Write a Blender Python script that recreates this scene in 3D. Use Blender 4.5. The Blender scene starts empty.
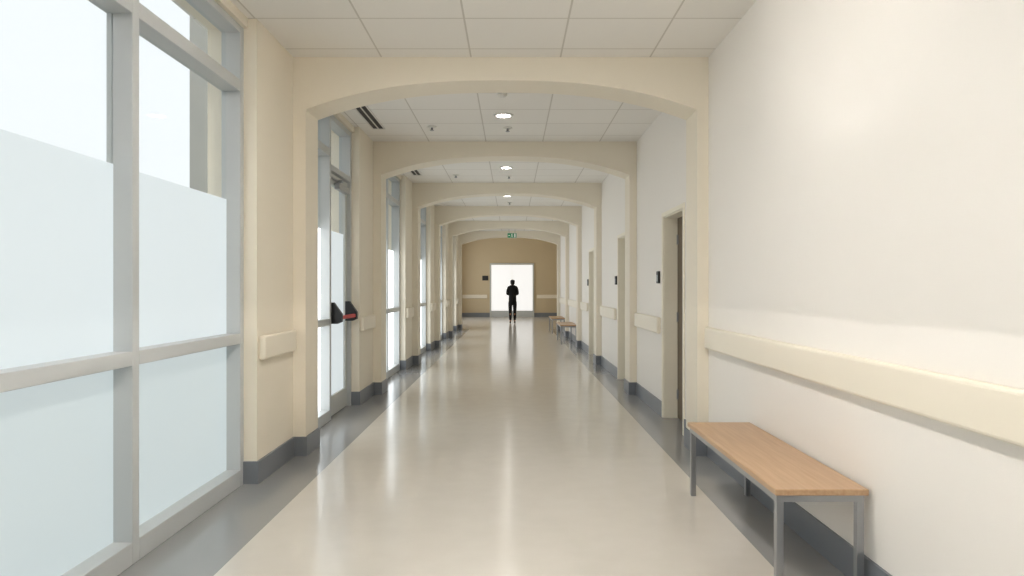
import bpy, bmesh, math
from mathutils import Vector, Matrix
scene = bpy.context.scene
col = scene.collection
scene.view_settings.view_transform = 'Standard'
H = 1.35
CEIL = 3.207
LW, RW = -1.76, 1.58          # wall planes
GL = -1.95                    # glass plane
ARCH = [5.49, 8.65, 12.05, 15.5, 18.9, 22.3]
AT = 0.35
BACK = -5.0
LOBBY_END = 31.7

# ------------------------------------------------------------------ materials
def srgb(r, g, b):
    f = lambda c: (c/255/12.92) if c/255 <= .04045 else ((c/255+.055)/1.055)**2.4
    return (f(r), f(g), f(b), 1)

def mat(name, color, rough=.5, metal=0, noise=0, nscale=8, bump=0, bscale=80, emit=None, estr=0, spec=.5, coat=0):
    m = bpy.data.materials.new(name); m.use_nodes = True
    nt = m.node_tree; b = nt.nodes['Principled BSDF']
    b.inputs['Base Color'].default_value = color
    b.inputs['Roughness'].default_value = rough
    b.inputs['Metallic'].default_value = metal
    b.inputs['Specular IOR Level'].default_value = spec
    b.inputs['Coat Weight'].default_value = coat
    tc = nt.nodes.new('ShaderNodeTexCoord')
    if noise:
        n = nt.nodes.new('ShaderNodeTexNoise'); n.inputs['Scale'].default_value = nscale
        n.inputs['Detail'].default_value = 4
        mx = nt.nodes.new('ShaderNodeMix'); mx.data_type = 'RGBA'
        c2 = tuple(max(0, c*(1-noise)) for c in color[:3])+(1,)
        mx.inputs[6].default_value = color; mx.inputs[7].default_value = c2
        nt.links.new(tc.outputs['Object'], n.inputs['Vector'])
        nt.links.new(n.outputs['Fac'], mx.inputs[0])
        nt.links.new(mx.outputs[2], b.inputs['Base Color'])
    if bump:
        n = nt.nodes.new('ShaderNodeTexNoise'); n.inputs['Scale'].default_value = bscale
        bp = nt.nodes.new('ShaderNodeBump'); bp.inputs['Strength'].default_value = bump
        bp.inputs['Distance'].default_value = .01
        nt.links.new(tc.outputs['Object'], n.inputs['Vector'])
        nt.links.new(n.outputs['Fac'], bp.inputs['Height'])
        nt.links.new(bp.outputs['Normal'], b.inputs['Normal'])
    if emit:
        b.inputs['Emission Color'].default_value = emit
        b.inputs['Emission Strength'].default_value = estr
    return m

M_wall = mat('cream_paint', srgb(244, 239, 232), .55, noise=.03, nscale=1.5, bump=.05, bscale=200)
M_pier = mat('warm_cream_paint', srgb(241, 232, 214), .55, noise=.03, nscale=1.5, bump=.05, bscale=200)
M_guard = mat('cream_vinyl', srgb(240, 231, 213), .4)
M_tan = mat('tan_paint', srgb(206, 188, 156), .6, noise=.05, nscale=2)
M_base = mat('grey_vinyl_base', srgb(122, 126, 132), .35, noise=.05)
M_alu = mat('grey_aluminium', srgb(194, 197, 197), .35, metal=0)
M_alul = mat('pale_aluminium', srgb(200, 202, 198), .4, metal=.0)
M_steel = mat('brushed_steel', srgb(165, 167, 170), .3, metal=.8)
M_black = mat('black_plastic', srgb(22, 22, 24), .45)
M_red = mat('red_plastic', srgb(200, 40, 45), .4)
M_white = mat('white_plastic', srgb(228, 225, 218), .45)
M_leaf = mat('taupe_laminate', srgb(112, 98, 80), .5, noise=.05)
M_leafc = mat('cream_door_frame', srgb(244, 237, 219), .45)
M_leafp = mat('pale_grey_laminate', srgb(200, 196, 186), .45)
M_conc = mat('outside_concrete', srgb(188, 186, 178), .9, noise=.12, nscale=3)
M_ground = mat('outside_paving', srgb(190, 190, 186), .9, noise=.1, nscale=3)
M_lampfill = mat('fill_lamp_lens', (1, 1, 1, 1), .4, emit=(1, .965, .92, 1), estr=1300)  # only for the added fill downlights, far stronger than the visible ones
M_lamp2 = mat('lamp_lens_dim', (1, 1, 1, 1), .4, emit=(1, .95, .88, 1), estr=45)
M_green = mat('exit_green', srgb(0, 120, 75), .4, emit=srgb(0, 150, 90), estr=.2)
M_signw = mat('sign_white', srgb(240, 240, 235), .4, emit=(1, 1, 1, 1), estr=.1)
M_skin = mat('skin', srgb(190, 140, 110), .5)
M_cloth = mat('black_cloth', srgb(16, 16, 18), .9, bump=.3, bscale=60)
M_trou = mat('black_trouser_cloth', srgb(13, 13, 16), .9)
M_hair = mat('black_hair', srgb(12, 10, 9), .6)
M_shoe = mat('black_leather', srgb(10, 10, 10), .4)

def wood():
    m = mat('maple_veneer', srgb(206, 160, 112), .35)
    nt = m.node_tree; b = nt.nodes['Principled BSDF']
    tc = nt.nodes.new('ShaderNodeTexCoord'); mp = nt.nodes.new('ShaderNodeMapping')
    mp.inputs['Scale'].default_value = (30, 1.5, 30)
    n = nt.nodes.new('ShaderNodeTexNoise'); n.inputs['Scale'].default_value = 2; n.inputs['Detail'].default_value = 6
    cr = nt.nodes.new('ShaderNodeValToRGB')
    cr.color_ramp.elements[0].color = srgb(184, 148, 112); cr.color_ramp.elements[0].position = .3
    cr.color_ramp.elements[1].color = srgb(200, 167, 132); cr.color_ramp.elements[1].position = .7
    nt.links.new(tc.outputs['Object'], mp.inputs[0]); nt.links.new(mp.outputs[0], n.inputs['Vector'])
    nt.links.new(n.outputs['Fac'], cr.inputs[0]); nt.links.new(cr.outputs[0], b.inputs['Base Color'])
    return m
M_wood = wood()

def glass():
    m = bpy.data.materials.new('clear_glass'); m.use_nodes = True
    nt = m.node_tree; nt.nodes.remove(nt.nodes['Principled BSDF'])
    o = nt.nodes['Material Output']
    t = nt.nodes.new('ShaderNodeBsdfTransparent'); t.inputs[0].default_value = (.97, .985, .985, 1)
    g = nt.nodes.new('ShaderNodeBsdfGlossy'); g.inputs['Roughness'].default_value = .02
    mx = nt.nodes.new('ShaderNodeMixShader'); mx.inputs[0].default_value = .035
    nt.links.new(t.outputs[0], mx.inputs[1]); nt.links.new(g.outputs[0], mx.inputs[2])
    nt.links.new(mx.outputs[0], o.inputs[0])
    return m
M_glass = glass()
M_frostglow = mat('glowing_frosted_glass', srgb(120, 126, 127), .35, emit=(.86, .95, .98, 1), estr=.67)  # emission stands in for daylight coming through the panes
M_frostglow_dim = mat('dim_glow_frosted_glass', srgb(120, 126, 127), .35, emit=(.82, .94, .96, 1), estr=.55)  # lower panes: weaker emission paints the dimmer daylight near the ground
M_frostglow_fill = mat('fill_glow_frosted_glass', srgb(120, 126, 127), .35, emit=(.93, .98, 1, 1), estr=2.2)  # no sun here; stronger emission added to brighten inner bays and lobby
M_doorglow = mat('glowing_opal_glass', srgb(160, 160, 158), .35, emit=(1, .985, .96, 1), estr=.8)  # emission paints the light from behind the door glass

def floormat():
    m = mat('polished_floor', srgb(205, 196, 182), .15, spec=.75)
    nt = m.node_tree; b = nt.nodes['Principled BSDF']
    tc = nt.nodes.new('ShaderNodeTexCoord'); sp = nt.nodes.new('ShaderNodeSeparateXYZ')
    nt.links.new(tc.outputs['Object'], sp.inputs[0])
    def mth(op, a, bb):
        n = nt.nodes.new('ShaderNodeMath'); n.operation = op
        for i, v in enumerate((a, bb)):
            if isinstance(v, (int, float)): n.inputs[i].default_value = v
            else: nt.links.new(v, n.inputs[i])
        return n.outputs[0]
    l = mth('LESS_THAN', sp.outputs[0], -1.40); r = mth('GREATER_THAN', sp.outputs[0], 1.264)
    e = mth('MAXIMUM', l, r); e = mth('MULTIPLY', e, mth('LESS_THAN', sp.outputs[1], 22.65))
    n = nt.nodes.new('ShaderNodeTexNoise'); n.inputs['Scale'].default_value = 6; n.inputs['Detail'].default_value = 5
    nt.links.new(tc.outputs['Object'], n.inputs['Vector'])
    m1 = nt.nodes.new('ShaderNodeMix'); m1.data_type = 'RGBA'
    m1.inputs[6].default_value = srgb(220, 214, 205); m1.inputs[7].default_value = srgb(211, 205, 195)
    nt.links.new(n.outputs['Fac'], m1.inputs[0])
    m2 = nt.nodes.new('ShaderNodeMix'); m2.data_type = 'RGBA'
    nt.links.new(e, m2.inputs[0]); nt.links.new(m1.outputs[2], m2.inputs[6]); m2.inputs[7].default_value = srgb(152, 152, 152)
    nt.links.new(m2.outputs[2], b.inputs['Base Color'])
    n2 = nt.nodes.new('ShaderNodeTexNoise'); n2.inputs['Scale'].default_value = 3
    nt.links.new(tc.outputs['Object'], n2.inputs['Vector'])
    bp = nt.nodes.new('ShaderNodeBump'); bp.inputs['Strength'].default_value = .06; bp.inputs['Distance'].default_value = .02
    nt.links.new(n2.outputs['Fac'], bp.inputs['Height']); nt.links.new(bp.outputs[0], b.inputs['Normal'])
    return m
M_floor = floormat()

def ceilmat():
    m = mat('ceiling_tile', srgb(225, 218, 205), .8)
    nt = m.node_tree; b = nt.nodes['Principled BSDF']
    tc = nt.nodes.new('ShaderNodeTexCoord'); mp = nt.nodes.new('ShaderNodeMapping')
    mp.inputs['Location'].default_value = (-.39, .1, 0)
    br = nt.nodes.new('ShaderNodeTexBrick'); br.offset = 0; br.inputs['Scale'].default_value = 1
    br.inputs['Brick Width'].default_value = .72; br.inputs['Row Height'].default_value = .6
    br.inputs['Mortar Size'].default_value = .007; br.inputs['Mortar Smooth'].default_value = .1
    br.inputs['Color1'].default_value = srgb(243, 239, 232); br.inputs['Color2'].default_value = srgb(240, 236, 229)
    br.inputs['Mortar'].default_value = srgb(210, 204, 194)
    nt.links.new(tc.outputs['Object'], mp.inputs[0]); nt.links.new(mp.outputs[0], br.inputs['Vector'])
    nt.links.new(br.outputs['Color'], b.inputs['Base Color'])
    return m
M_ceil = ceilmat()

# ------------------------------------------------------------------ helpers
def newobj(name, me, parent=None, loc=(0, 0, 0)):
    o = bpy.data.objects.new(name, me); col.objects.link(o); o.location = loc
    if parent: o.parent = parent
    return o

def bm_box(bm, x0, x1, y0, y1, z0, z1, mi=0, bevel=0):
    r = bmesh.ops.create_cube(bm, size=1)
    vs = r['verts']
    for v in vs:
        v.co = Vector(((x0+x1)/2+v.co.x*(x1-x0), (y0+y1)/2+v.co.y*(y1-y0), (z0+z1)/2+v.co.z*(z1-z0)))
    fs = {f for v in vs for f in v.link_faces}
    for f in fs: f.material_index = mi
    if bevel:
        es = {e for v in vs for e in v.link_edges}
        bmesh.ops.bevel(bm, geom=list(es), offset=bevel, segments=3, affect='EDGES', profile=.5)

def boxes(name, lst, mats, parent=None, loc=(0, 0, 0), bevel=0, smooth=False):
    bm = bmesh.new()
    for b in lst:
        bm_box(bm, *b[:6], mi=(b[6] if len(b) > 6 else 0), bevel=bevel)
    me = bpy.data.meshes.new(name); bm.to_mesh(me); bm.free()
    for m in (mats if isinstance(mats, (list, tuple)) else [mats]): me.materials.append(m)
    if smooth:
        for p in me.polygons: p.use_smooth = True
    return newobj(name, me, parent, loc)

def lathe(name, prof, m, parent=None, loc=(0, 0, 0), seg=32):
    bm = bmesh.new(); rings = []
    for r, z in prof:
        rings.append([bm.verts.new((r*math.cos(2*math.pi*i/seg), r*math.sin(2*math.pi*i/seg), z)) for i in range(seg)])
    for a, b in zip(rings, rings[1:]):
        for i in range(seg):
            f = bm.faces.new((a[i], a[(i+1) % seg], b[(i+1) % seg], b[i])); f.smooth = True
    bm.faces.new(rings[0]); bm.faces.new(rings[-1])
    bmesh.ops.recalc_face_normals(bm, faces=bm.faces)
    me = bpy.data.meshes.new(name); bm.to_mesh(me); bm.free(); me.materials.append(m)
    return newobj(name, me, parent, loc)

def struct(o, label=None):
    o['kind'] = 'structure'
    if label: o['label'] = label
    return o

def thing(name, label, cat, loc, group=None):
    e = bpy.data.objects.new(name, None); e.empty_display_size = .1
    col.objects.link(e); e.location = loc
    e['label'] = label; e['category'] = cat
    if group: e['group'] = group
    return e

def dup(root, loc, label=None):
    n = root.copy(); col.objects.link(n); n.location = loc
    if label: n['label'] = label
    def rec(src, dst):
        for c in list(src.children):
            k = c.copy(); k.parent = dst; col.objects.link(k); rec(c, k)
    rec(root, n)
    return n

# ------------------------------------------------------------------ shell
struct(boxes('floor', [(-2.7, 2.7, BACK, LOBBY_END+.2, -.15, 0)], M_floor), 'polished beige floor with grey border strips')
struct(boxes('ceiling', [(-2.2, 1.83, BACK, 22.65, CEIL, CEIL+.2)], M_ceil), 'suspended off-white tile ceiling')
struct(boxes('ceiling_lobby', [(-2.7, 2.7, 22.65, LOBBY_END+.2, 4.0, 4.2)], M_tan), 'tan ceiling of the end lobby')

# left wall piers + header
PW0, PW1 = .78, .45
pl = []
wins = []
prev = -1.9
pl.append((-2.1, LW, BACK, -1.9, 0, CEIL))
for i, d in enumerate(ARCH):
    a, b = d-PW0, d+AT+PW1-.35
    if i == len(ARCH)-1: b = 22.65
    pl.append((-2.1, LW, a, b, 0, CEIL))
    wins.append((prev, a)); prev = b
for a, b in wins: pl.append((-2.1, LW-.06, a, b, 3.14, CEIL))
struct(boxes('wall_left', pl, M_pier), 'warm cream piers between tall windows')

DOORS = [(6.27, 7.10, 2.085), (9.3, 10.1, 2.085), (13.1, 13.9, 2.085)]
pr = []; y = BACK
for a, b, h in DOORS:
    pr.append((RW, RW+.25, y, a, 0, CEIL)); pr.append((RW, RW+.25, a, b, h, CEIL)); y = b
pr.append((RW, RW+.25, y, 22.65, 0, CEIL))
struct(boxes('wall_right', pr, M_wall), 'smooth cream painted wall')
struct(boxes('wall_back', [(-2.1, RW+.25, BACK-.2, BACK, 0, CEIL)], M_wall))
# lobby, lit by an unseen glowing window added in its left wall
struct(boxes('wall_lobby_left', [(-2.7, -2.5, 22.65, 24.2, 0, 4.0), (-2.7, -2.5, 30.6, LOBBY_END, 0, 4.0), (-2.7, -2.5, 24.2, 30.6, 0, .3), (-2.7, -2.5, 24.2, 30.6, 3.5, 4.0),
      (-2.7, LW-.1, 22.45, 22.65, 0, 4.0)], M_tan))
struct(boxes('wall_lobby_right', [(2.5, 2.7, 22.65, LOBBY_END, 0, 4.0), (RW+.1, 2.7, 22.45, 22.65, 0, 4.0)], M_tan))
struct(boxes('wall_lobby_front', [(LW-.1, RW+.1, 22.6, 22.65, CEIL, 4.0)], M_tan))
struct(boxes('wall_far', [(-2.7, 2.7, LOBBY_END, LOBBY_END+.2, 0, 4.0)], M_tan), 'tan painted end wall')
lwf = [(-2.64, -2.54, y0, y0+.08, .3, 3.5) for y0 in (24.2, 26.3, 28.4, 30.52)]
lwf += [(-2.64, -2.54, y0+.08, y1, z, z+.08) for y0, y1 in ((24.2, 26.3), (26.3, 28.4), (28.4, 30.52)) for z in (.3, 3.42)]
lw = struct(boxes('window_7', lwf, M_alu), 'unseen glowing window added to light the lobby')
boxes('glowing_frosted_pane', [(-2.60, -2.59, y0+.08, y1, .38, 3.42) for y0, y1 in ((24.2, 26.3), (26.3, 28.4), (28.4, 30.52))], M_frostglow_fill, lw)

# arches
def arch(n, d):
    xl, xr = LW+.10, RW-.09
    pts = [(LW-.02, 0), (LW-.02, CEIL+.01), (RW+.02, CEIL+.01), (RW+.02, 0), (xr, 0)]
    c, hw = (xl+xr)/2, (xr-xl)/2
    N = 48
    for i in range(N+1):
        u = 1-2*i/N
        u = math.copysign(abs(math.sin(u*math.pi/2)), u)
        z = 3.02-.235*abs(u)**2.5
        pts.append((c+u*hw, z))
    pts.append((xl, 0))
    bm = bmesh.new()
    f = bm.faces.new([bm.verts.new((x, d, z)) for x, z in pts])
    r = bmesh.ops.extrude_face_region(bm, geom=[f])
    for v in r['geom']:
        if isinstance(v, bmesh.types.BMVert): v.co.y += AT
    bmesh.ops.recalc_face_normals(bm, faces=bm.faces)
    me = bpy.data.meshes.new('trim_%d' % n); bm.to_mesh(me); bm.free(); me.materials.append(M_pier)
    struct(newobj('trim_%d' % n, me), 'cream shallow arch with side pilasters')
for i, d in enumerate(ARCH): arch(i+1, d)

# baseboards
BH = .155
bl = [(LW, LW+.014, BACK, -1.9, 0, BH), (-1.87, LW+.014, -1.9, -1.886, 0, BH)]
for i, d in enumerate(ARCH):
    e = 22.65 if i == 5 else d+AT+.1
    bl.append((-1.87, LW+.014, d-PW0-.014, d-PW0, 0, BH))
    bl.append((LW, LW+.014, d-PW0, e, 0, BH))
    bl.append((LW, LW+.114, d-.014, d+AT+.014, 0, BH))
struct(boxes('baseboard_left', bl, M_base), 'grey vinyl skirting around the piers')
br = []; y = BACK
for a, b, h in DOORS:
    br.append((RW-.014, RW, y, a-.05, 0, BH)); y = b+.05
br.append((RW-.014, RW, y, 22.65, 0, BH))
for d in ARCH: br.append((RW-.104, RW, d-.014, d+AT+.014, 0, BH))
struct(boxes('baseboard_right', br, M_base), 'grey vinyl skirting')
struct(boxes('baseboard_far', [(-2.5, -1.0, LOBBY_END-.015, LOBBY_END, 0, .2), (1.0, 2.5, LOBBY_END-.015, LOBBY_END, 0, .2),
      (-2.5, -2.485, 22.65, LOBBY_END, 0, .2), (2.485, 2.5, 22.65, LOBBY_END, 0, .2)], M_base))

# ------------------------------------------------------------------ windows
FZ = 1.955   # frosted film height
def window(n, a, b, mull, door=None):
    fr = []
    x0, x1 = GL-.03, -1.85
    fr.append((x0, x1, a, a+.06, 0, 3.14))
    fr.append((x0, x1, b-.06, b, 0, 3.14))
    for m in mull: fr.append((x0, x1, m, m+.06, .0, 3.14))
    ys = [a]+[m for m in mull]+[b-.06]
    panes = []
    for p, q in zip(ys, ys[1:]):
        if door and p >= door[0]-.01 and q <= door[1]+.01:
            fr.append((x0, x1, p+.06, q, 2.56, 2.62)); fr.append((x0, x1, p+.06, q, 3.08, 3.14))
            panes.append((p+.06, q, True)); continue
        fr.append((x0, x1, p+.06, q, 0, .11))
        fr.append((x0, x1, p+.06, q, .97, 1.04))
        fr.append((x0, x1, p+.06, q, 2.69, 2.77))
        fr.append((x0, x1, p+.06, q, 3.09, 3.14))
        panes.append((p+.06, q, False))
    o = struct(boxes('window_%d' % n, fr, M_alu, bevel=.004), 'tall aluminium-framed window with frosted lower glass')
    mm = [M_frostglow, M_frostglow_dim] if n == 1 else [M_frostglow_fill, M_frostglow_fill]
    for p, q, isd in panes:
        if isd:
            boxes('pane', [(GL-.005, GL+.005, p, q, 2.62, 3.08)], M_glass, o); continue
        boxes('glowing_frosted_pane', [(GL-.005, GL+.005, p, q, .11, .97, 1), (GL-.005, GL+.005, p, q, 1.04, FZ, 0)], mm, o)
        boxes('pane', [(GL-.004, GL+.004, p, q, FZ, 2.69), (GL-.004, GL+.004, p, q, 2.77, 3.09)], M_glass, o)
    return o
for i, (a, b) in enumerate(wins):
    if i == 0: window(1, a, b, [-.2, 1.0, 2.16, 3.33])
    elif i == 1: window(2, a, b, [6.93], door=(6.93, b-.06))
    else: window(i+1, a, b, [(a+b)/2-.03])

# exit door in bay 2 (left)
a, b = 6.99, wins[1][1]-.06
ed = struct(boxes('door_4', [(-1.94, -1.885, a, a+.09, .01, 2.55), (-1.94, -1.885, b-.09, b, .01, 2.55),
      (-1.94, -1.885, a+.09, b-.09, .01, .22), (-1.94, -1.885, a+.09, b-.09, 2.44, 2.55)], M_alul, bevel=.004), 'glazed aluminium exit door with red push bar')
boxes('glowing_frosted_pane', [(-1.918, -1.908, a+.09, b-.09, .22, FZ)], M_frostglow, ed)
boxes('pane', [(-1.918, -1.908, a+.09, b-.09, FZ, 2.44)], M_glass, ed)
pb = boxes('push_bar', [(-1.80, -1.765, a+.10, b-.08, 1.02, 1.06)], M_red, ed, bevel=.012); pb['label'] = 'red push bar'
def bracket(yy):
    bm = bmesh.new()
    pts = [(-1.885, .98), (-1.885, 1.20), (-1.84, 1.20), (-1.755, 1.08), (-1.755, 1.0), (-1.80, .98)]
    f = bm.faces.new([bm.verts.new((x, yy, z)) for x, z in pts])
    r = bmesh.ops.extrude_face_region(bm, geom=[f])
    for v in r['geom']:
        if isinstance(v, bmesh.types.BMVert): v.co.y += .06
    bmesh.ops.recalc_face_normals(bm, faces=bm.faces)
    me = bpy.data.meshes.new('bracket'); bm.to_mesh(me); bm.free(); me.materials.append(M_black)
    k = newobj('push_bar_bracket', me, ed); k['label'] = 'black bar bracket'
bracket(a+.04); bracket(b-.10)
boxes('door_closer', [(-1.885, -1.83, a+.25, b-.12, 2.40, 2.47), (-1.87, -1.85, a+.05, a+.32, 2.48, 2.50), (-1.87, -1.80, a+.28, a+.32, 2.47, 2.50)], M_steel, ed, bevel=.006)

# right doors
for i, (a, b, h) in enumerate(DOORS):
    fr = [(RW-.015, RW, a-.045, a, 0, h+.045), (RW-.015, RW, b, b+.045, 0, h+.045), (RW-.015, RW, a, b, h, h+.045),
          (RW, RW+.14, a, a+.012, 0, h), (RW, RW+.14, b-.012, b, 0, h), (RW, RW+.14, a+.012, b-.012, h-.012, h)]
    o = struct(boxes('door_%d' % (i+1), fr, M_leafc, bevel=.003), 'flush door set in a cream frame')
    lf = boxes('leaf', [(RW+.14, RW+.185, a, b, .005, h)], M_leaf if i == 0 else M_leafp, o, bevel=.003); lf['label'] = 'taupe laminate leaf' if i == 0 else 'pale grey laminate leaf'
    for z in (.25, 1.05, 1.85):
        boxes('hinge', [(RW+.125, RW+.14, b-.05, b-.03, z-.05, z+.05)], M_steel, o)
    boxes('handle', [(RW+.09, RW+.10, a+.06, a+.2, 1.0, 1.02), (RW+.09, RW+.14, a+.06, a+.08, 1.0, 1.02), (RW+.132, RW+.14, a+.045, a+.095, .93, 1.09)], M_steel, o, bevel=.002)

# far double door
fd = struct(boxes('door_5', [(-1.03, -.96, LOBBY_END-.05, LOBBY_END, 0, 2.50), (.96, 1.03, LOBBY_END-.05, LOBBY_END, 0, 2.50),
       (-.96, .96, LOBBY_END-.05, LOBBY_END, 2.43, 2.50)], M_alul), 'bright opal-glazed double door in the end wall')
for s in (-1, 1):
    x0, x1 = (-.955, -.006) if s < 0 else (.006, .955)
    lf = boxes('leaf', [(x0, x1, LOBBY_END-.035, LOBBY_END-.005, .30, 2.42)], M_doorglow, fd)
    boxes('kick_plate', [(x0, x1, LOBBY_END-.037, LOBBY_END-.005, .005, .30)], M_alu, fd)
    boxes('handle', [(s*.06-.012, s*.06+.012, LOBBY_END-.09, LOBBY_END-.07, .95, 1.25), (s*.06-.01, s*.06+.01, LOBBY_END-.07, LOBBY_END-.035, .97, .99), (s*.06-.01, s*.06+.01, LOBBY_END-.07, LOBBY_END-.035, 1.21, 1.23)], M_steel, fd)

# ------------------------------------------------------------------ wall guards
def guard(x0, x1, y0, y1, z0, z1, label):
    cx, cy = (x0+x1)/2, (y0+y1)/2
    o = boxes('wall_guard', [(x0-cx, x1-cx, y0-cy, y1-cy, 0, z1-z0)], M_guard, loc=(cx, cy, z0), bevel=.016, smooth=False)
    o['label'] = label; o['category'] = 'wall rail'; o['group'] = 'wall guards along the corridor'
for d in ARCH:
    guard(LW, LW+.045, d-PW0+.03, d-.04, .85, 1.02, 'short cream bumper guard on a pier')
guard(RW-.045, RW, -4.5, 5.46, .866, 1.04, 'long cream bumper rail on the cream wall')
guard(RW-.045, RW, 7.24, 8.58, .866, 1.04, 'cream bumper rail beside a doorway')
for a, b in ((10.3, 11.95), (14.1, 15.4), (16.0, 18.8), (19.4, 22.2)):
    guard(RW-.045, RW, a, b, .866, 1.04, 'cream bumper rail on the cream wall')
for x0, x1 in ((-2.3, -1.15), (1.15, 2.3)):
    o = boxes('wall_guard', [(-(x1-x0)/2, (x1-x0)/2, -.025, .025, 0, .17)], M_guard, loc=((x0+x1)/2, LOBBY_END-.025, .87), bevel=.016)
    o['label'] = 'cream bumper rail on the tan end wall'; o['category'] = 'wall rail'; o['group'] = 'wall guards along the corridor'

# ------------------------------------------------------------------ bench
L, W, SH = 1.50, .41, .47
bn = thing('bench', 'light maple bench with square steel legs against the wall', 'bench', (1.355, 3.73, 0), 'benches along the wall')
boxes('seat', [(-W/2, W/2, -L/2, L/2, SH-.028, SH)], M_wood, bn, bevel=.005)
t = .032; ix, iy = W/2-.012, L/2-.02
boxes('frame', [(-ix, ix, -iy, -iy+t, SH-.028-t, SH-.028), (-ix, ix, iy-t, iy, SH-.028-t, SH-.028),
                (-ix, -ix+t, -iy+t, iy-t, SH-.028-t, SH-.028), (ix-t, ix, -iy+t, iy-t, SH-.028-t, SH-.028)], M_steel, bn)
for sx in (-1, 1):
    for sy in (-1, 1):
        cx, cy = sx*(ix-t/2), sy*(iy-t/2)
        boxes('leg', [(cx-t/2, cx+t/2, cy-t/2, cy+t/2, 0, SH-.028-t)], M_steel, bn, bevel=.002)
for yy in (17.0, 20.7):
    dup(bn, (1.355, yy, 0))

# ------------------------------------------------------------------ ceiling fittings
dl = thing('downlight', 'lit round recessed ceiling downlight', 'ceiling light', (-.09, 7.33, CEIL), 'recessed ceiling downlights')
lathe('trim_ring', [(.075, -.004), (.078, -.014), (.105, -.010), (.108, 0), (.075, 0)], M_white, dl)
lathe('lens', [(.0745, -.008), (.0745, -.001)], M_lamp2, dl)
for x, yy in ((-.09, 10.5), (-.09, 13.7), (-.09, 17.1), (-.09, 20.6)):
    dup(dl, (x, yy, CEIL))
def fill_lamps(m, spots):
    me = dl.children[1].data.copy(); me.materials[0] = m
    for p in spots:
        n = dup(dl, p)
        for c in n.children:
            if c.name.startswith('lens'): c.data = me
fill_lamps(M_lampfill, [(-.09, 3.2, CEIL), (-.09, .8, CEIL), (-.09, -1.8, CEIL)])  # unseen downlights added above and behind the view as fill light
sd = thing('smoke_detector', 'white domed smoke detector on the ceiling tiles', 'smoke detector', (-.09, 6.45, CEIL), 'ceiling smoke detectors')
lathe('base', [(.06, 0), (.06, -.015), (.055, -.02)], M_white, sd)
lathe('sensor_dome', [(.045, -.02), (.043, -.04), (.028, -.052), (.01, -.055)], M_white, sd)
for yy in (9.6, 13.0, 16.5): dup(sd, (-.09, yy, CEIL))
sk = thing('sprinkler', 'small recessed ceiling sprinkler head', 'sprinkler', (-.05, 7.9, CEIL), 'ceiling sprinklers')
lathe('escutcheon', [(.052, 0), (.052, -.008), (.03, -.014)], M_white, sk)
lathe('nozzle', [(.012, -.014), (.012, -.040), (.024, -.043), (.024, -.048)], M_steel, sk)
for p in ((-.92, 7.85), (-.05, 11.3), (-.92, 11.2), (-.05, 14.8)): dup(sk, (p[0], p[1], CEIL))
df = thing('air_diffuser', 'linear slot air diffuser with dark slots', 'air vent', (-1.55, 7.35, CEIL), 'linear ceiling diffusers')
boxes('diffuser_frame', [(-.075, -.060, -.6, .6, -.012, 0), (.060, .075, -.6, .6, -.012, 0), (-.006, .006, -.6, .6, -.012, 0), (-.06, .06, -.6, -.585, -.012, 0), (-.06, .06, .585, .6, -.012, 0)], M_white, df)
boxes('slots', [(-.06, -.006, -.585, .585, -.004, 0), (.006, .06, -.585, .585, -.004, 0)], M_black, df)
for yy in (10.6, 14.0, 17.3): dup(df, (-1.55, yy, CEIL))

# exit sign
ex = thing('exit_sign', 'green illuminated exit sign with running figure hung from ceiling', 'exit sign', (0.0, 21.6, 2.93))
boxes('housing', [(-.15, .15, -.02, .02, 0, .16)], M_white, ex, bevel=.004)
boxes('face', [(-.14, .14, -.024, -.02, .01, .15)], M_green, ex)
def poly(name, polys, y, m, parent):
    bm = bmesh.new()
    for p in polys: bm.faces.new([bm.verts.new((x, y, z)) for x, z in p])
    me = bpy.data.meshes.new(name); bm.to_mesh(me); bm.free(); me.materials.append(m)
    return newobj(name, me, parent)
circ = [(.0+.012*math.cos(k*math.pi/8), .128+.012*math.sin(k*math.pi/8)) for k in range(16)]
poly('running_figure', [circ, [(-.012, .115), (.012, .112), (.004, .07), (-.018, .072)],
     [(.010, .110), (.04, .09), (.036, .082), (.008, .098)], [(-.01, .112), (-.04, .098), (-.038, .088), (-.008, .1)],
     [(-.004, .074), (.03, .055), (.03, .02), (.02, .02), (.018, .048), (-.01, .064)],
     [(-.006, .074), (-.018, .044), (-.05, .036), (-.05, .028), (-.01, .036), (.006, .07)]], -.0255, M_signw, ex)
poly('door_symbol', [[(.065, .02), (.115, .02), (.115, .14), (.065, .14)]], -.0255, M_signw, ex)
poly('arrow', [[(-.12, .08), (-.09, .11), (-.09, .09), (-.06, .09), (-.06, .07), (-.09, .07), (-.09, .05)]], -.0255, M_signw, ex)
for hx in (-.10, .09):
    boxes('hanger', [(hx, hx+.01, -.005, .005, .16, CEIL-2.93)], M_steel, ex)

# card readers
cr = thing('card_reader', 'black wall-mounted card reader beside a door', 'card reader', (RW, 7.32, 1.40), 'door card readers')
boxes('housing', [(-.025, .003, -.045, .045, 0, .13)], M_black, cr, bevel=.006)
boxes('keypad', [(-.028, -.025, -.03, .03, .02, .09)], M_steel, cr)
dup(cr, (RW, 10.3, 1.40)); dup(cr, (RW, 14.1, 1.40))
# notice on far wall
ns = thing('wall_sign', 'small dark sign plate on the tan wall', 'sign', (-1.24, LOBBY_END, 1.70))
boxes('plate', [(-.14, .14, -.015, 0, 0, .22)], M_black, ns, bevel=.003)

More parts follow.
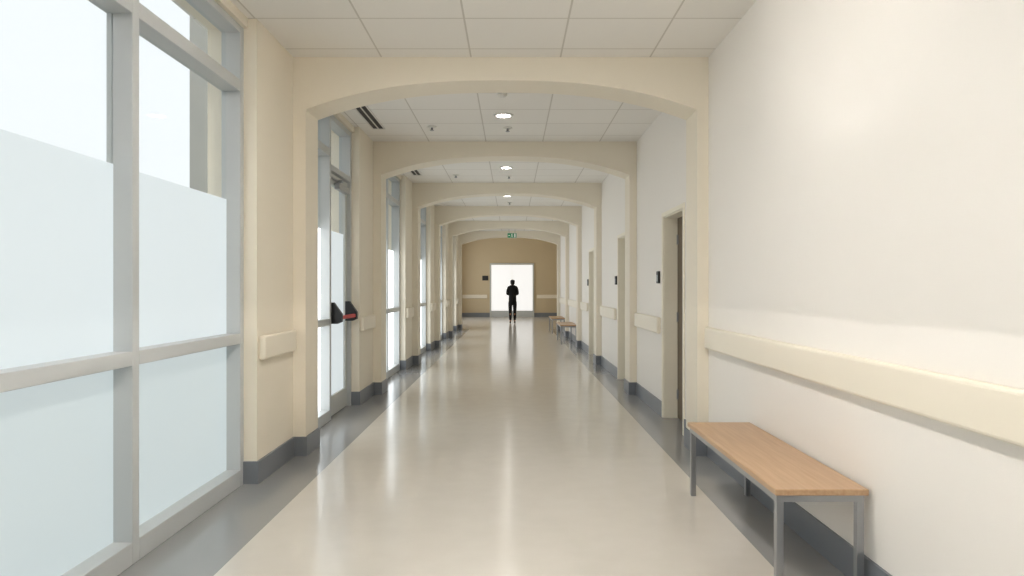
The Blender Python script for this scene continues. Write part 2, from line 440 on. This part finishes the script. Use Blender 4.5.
# outside
ob = boxes('concrete_pillar', [(-.115, .115, -1.5, 1.5, 0, 6.0), (-.135, .135, -1.52, 1.52, 6.0, 6.15), (-.135, .135, -1.52, 1.52, 0, .25)], M_conc, loc=(-4.135, 10.5, -.15))
ob['label'] = 'grey-beige concrete building pillar outside the glazing'; ob['category'] = 'pillar'
og = struct(boxes('ground', [(-30, -2.1, -20, 45, -.3, -.15)], M_ground), 'pale paving outside')

# ------------------------------------------------------------------ person
def skin(name, chains, m, parent=None, sub=2, extra=None):
    verts, edges, rad, roots = [], [], [], []
    for ch in chains:
        base = len(verts); roots.append(base)
        idx = {}
        for k, (key, par, co, r) in enumerate(ch):
            idx[key] = len(verts); verts.append(co); rad.append(r)
            if par is not None: edges.append((idx[par], idx[key]))
    me = bpy.data.meshes.new(name+'_skel'); me.from_pydata(verts, edges, [])
    o = bpy.data.objects.new(name, me); col.objects.link(o)
    sk_ = o.modifiers.new('Skin', 'SKIN'); sk_.use_smooth_shade = True
    sv = me.skin_vertices[0].data
    for i, r in enumerate(rad):
        sv[i].radius = r if isinstance(r, tuple) else (r, r); sv[i].use_root = i in roots
    s = o.modifiers.new('Sub', 'SUBSURF'); s.levels = sub; s.render_levels = sub
    bpy.context.view_layer.update()
    dg = bpy.context.evaluated_depsgraph_get()
    me2 = bpy.data.meshes.new_from_object(o.evaluated_get(dg))
    bpy.data.objects.remove(o)
    me2.name = name
    if extra:
        bm = bmesh.new(); bm.from_mesh(me2)
        for (co, sc) in extra:
            r = bmesh.ops.create_icosphere(bm, subdivisions=2, radius=1)
            for v in r['verts']: v.co = Vector((co[0]+v.co.x*sc[0], co[1]+v.co.y*sc[1], co[2]+v.co.z*sc[2]))
        for f in bm.faces: f.smooth = True
        bm.to_mesh(me2); bm.free()
    me2.materials.clear(); me2.materials.append(m)
    for p in me2.polygons: p.material_index = 0
    return newobj(name, me2, parent)

pp = thing('person', 'standing person in black coat and trousers, seen from behind', 'person', (0.02, 26.2, 0))
body = [[('p', None, (0, 0, .92), (.13, .10)), ('s', 'p', (0, 0, 1.1), (.11, .085)), ('c', 's', (0, 0, 1.30), (.135, .09)),
         ('n', 'c', (0, -.005, 1.45), .055), ('n2', 'n', (0, .0, 1.50), .05), ('h', 'n2', (0, .015, 1.565), (.062, .075)),
         ('h2', 'h', (0, .01, 1.63), (.072, .088)), ('h3', 'h2', (0, .0, 1.675), (.05, .06))]]
b0 = body[0]
for s in (-1, 1):
    q = 'L' if s < 0 else 'R'
    b0 += [(q+'hip', 'p', (s*.085, 0, .84), (.08, .085)), (q+'kn', q+'hip', (s*.085, .01, .48), .055), (q+'cf', q+'kn', (s*.085, -.01, .36), .052),
           (q+'an', q+'cf', (s*.08, -.015, .09), .035), (q+'ft', q+'an', (s*.09, .10, .045), (.035, .03)),
           (q+'sh', 'c', (s*.155, 0, 1.385), .05), (q+'el', q+'sh', (s*.19, -.03, 1.12), .038), (q+'wr', q+'el', (s*.10, .19, 1.10), .025),
           (q+'pm', q+'wr', (s*.055, .25, 1.12), (.035, .018))]
    for fi, (oz, ln) in enumerate(((.028, .07), (.010, .078), (-.008, .072), (-.026, .058))):
        st = Vector((s*.05, .25, 1.12+oz)); k1 = st+Vector((-s*ln*.35, ln*.5, 0)); k2 = k1+Vector((-s*ln*.5, -ln*.1, -.004))
        body.append([('a', None, tuple(st), .009), ('b', 'a', tuple(k1), .0085), ('c', 'b', tuple(k2), .007)])
    body.append([('a', None, (s*.075, .225, 1.14), .011), ('b', 'a', (s*.055, .235, 1.175), .010), ('c', 'b', (s*.03, .25, 1.19), .008)])
skin('body', body, M_skin, pp, extra=[((-.078, .0, 1.61), (.012, .02, .03)), ((.078, .0, 1.61), (.012, .02, .03)),
     ((0, .105, 1.60), (.012, .018, .02)), ((-.03, .092, 1.625), (.012, .008, .008)), ((.03, .092, 1.625), (.012, .008, .008)), ((0, .088, 1.565), (.022, .01, .006))])
coat = [[('c', None, (0, 0, 1.28), (.165, .115)), ('n', 'c', (0, -.005, 1.42), (.12, .085)), ('n2', 'n', (0, -.01, 1.475), (.07, .07)),
         ('w', 'c', (0, 0, 1.08), (.15, .11)), ('p', 'w', (0, 0, .90), (.165, .13)), ('hm', 'p', (0, 0, .70), (.165, .135))]]
for s in (-1, 1):
    q = 'L' if s < 0 else 'R'
    coat[0] += [(q+'s', 'c', (s*.16, 0, 1.37), (.07, .07)), (q+'e', q+'s', (s*.20, -.035, 1.12), .056), (q+'w', q+'e', (s*.115, .175, 1.10), .04)]
cb = skin('coat', coat, M_cloth, pp); cb['label'] = 'black thigh-length coat'
trs = [[('p', None, (0, 0, .86), (.14, .11)), ('p2', 'p', (0, 0, .95), (.13, .1))]]
for s in (-1, 1):
    q = 'L' if s < 0 else 'R'
    trs[0] += [(q+'h', 'p', (s*.088, 0, .76), (.092, .095)), (q+'k', q+'h', (s*.087, .01, .48), .068), (q+'a', q+'k', (s*.082, -.012, .10), .052)]
tb = skin('trousers', trs, M_trou, pp); tb['label'] = 'slim black trousers'
for s in (-1, 1):
    skin('shoe', [[('h', None, (s*.082, -.035, .045), (.038, .042)), ('m', 'h', (s*.086, .05, .042), (.04, .036)), ('t', 'm', (s*.095, .14, .032), (.036, .026))]], M_shoe, pp)
skin('hair', [[('t', None, (0, -.015, 1.665), (.09, .095)), ('b', 't', (0, -.035, 1.60), (.10, .09)), ('l', 'b', (0, -.05, 1.52), (.09, .06)), ('e', 'l', (0, -.055, 1.46), (.07, .04))]], M_hair, pp)
ph = boxes('phone', [(-.036, .036, -.004, .004, -.075, .075)], M_black, loc=(.02, 26.2+.275, 1.15), bevel=.003)
ph['label'] = 'dark mobile phone held in both hands'; ph['category'] = 'phone'

# ------------------------------------------------------------------ world, camera
w = bpy.data.worlds.new('World'); scene.world = w; w.use_nodes = True
bg = w.node_tree.nodes['Background']; bg.inputs[0].default_value = (.95, .98, 1, 1); bg.inputs[1].default_value = 1.1
cam = bpy.data.cameras.new('Camera'); cam.lens = 24; cam.sensor_width = 36; cam.clip_start = .05
co = bpy.data.objects.new('Camera', cam); col.objects.link(co)
co.location = (0, 0, H); co.rotation_euler = (math.pi/2, 0, 0)
scene.camera = co
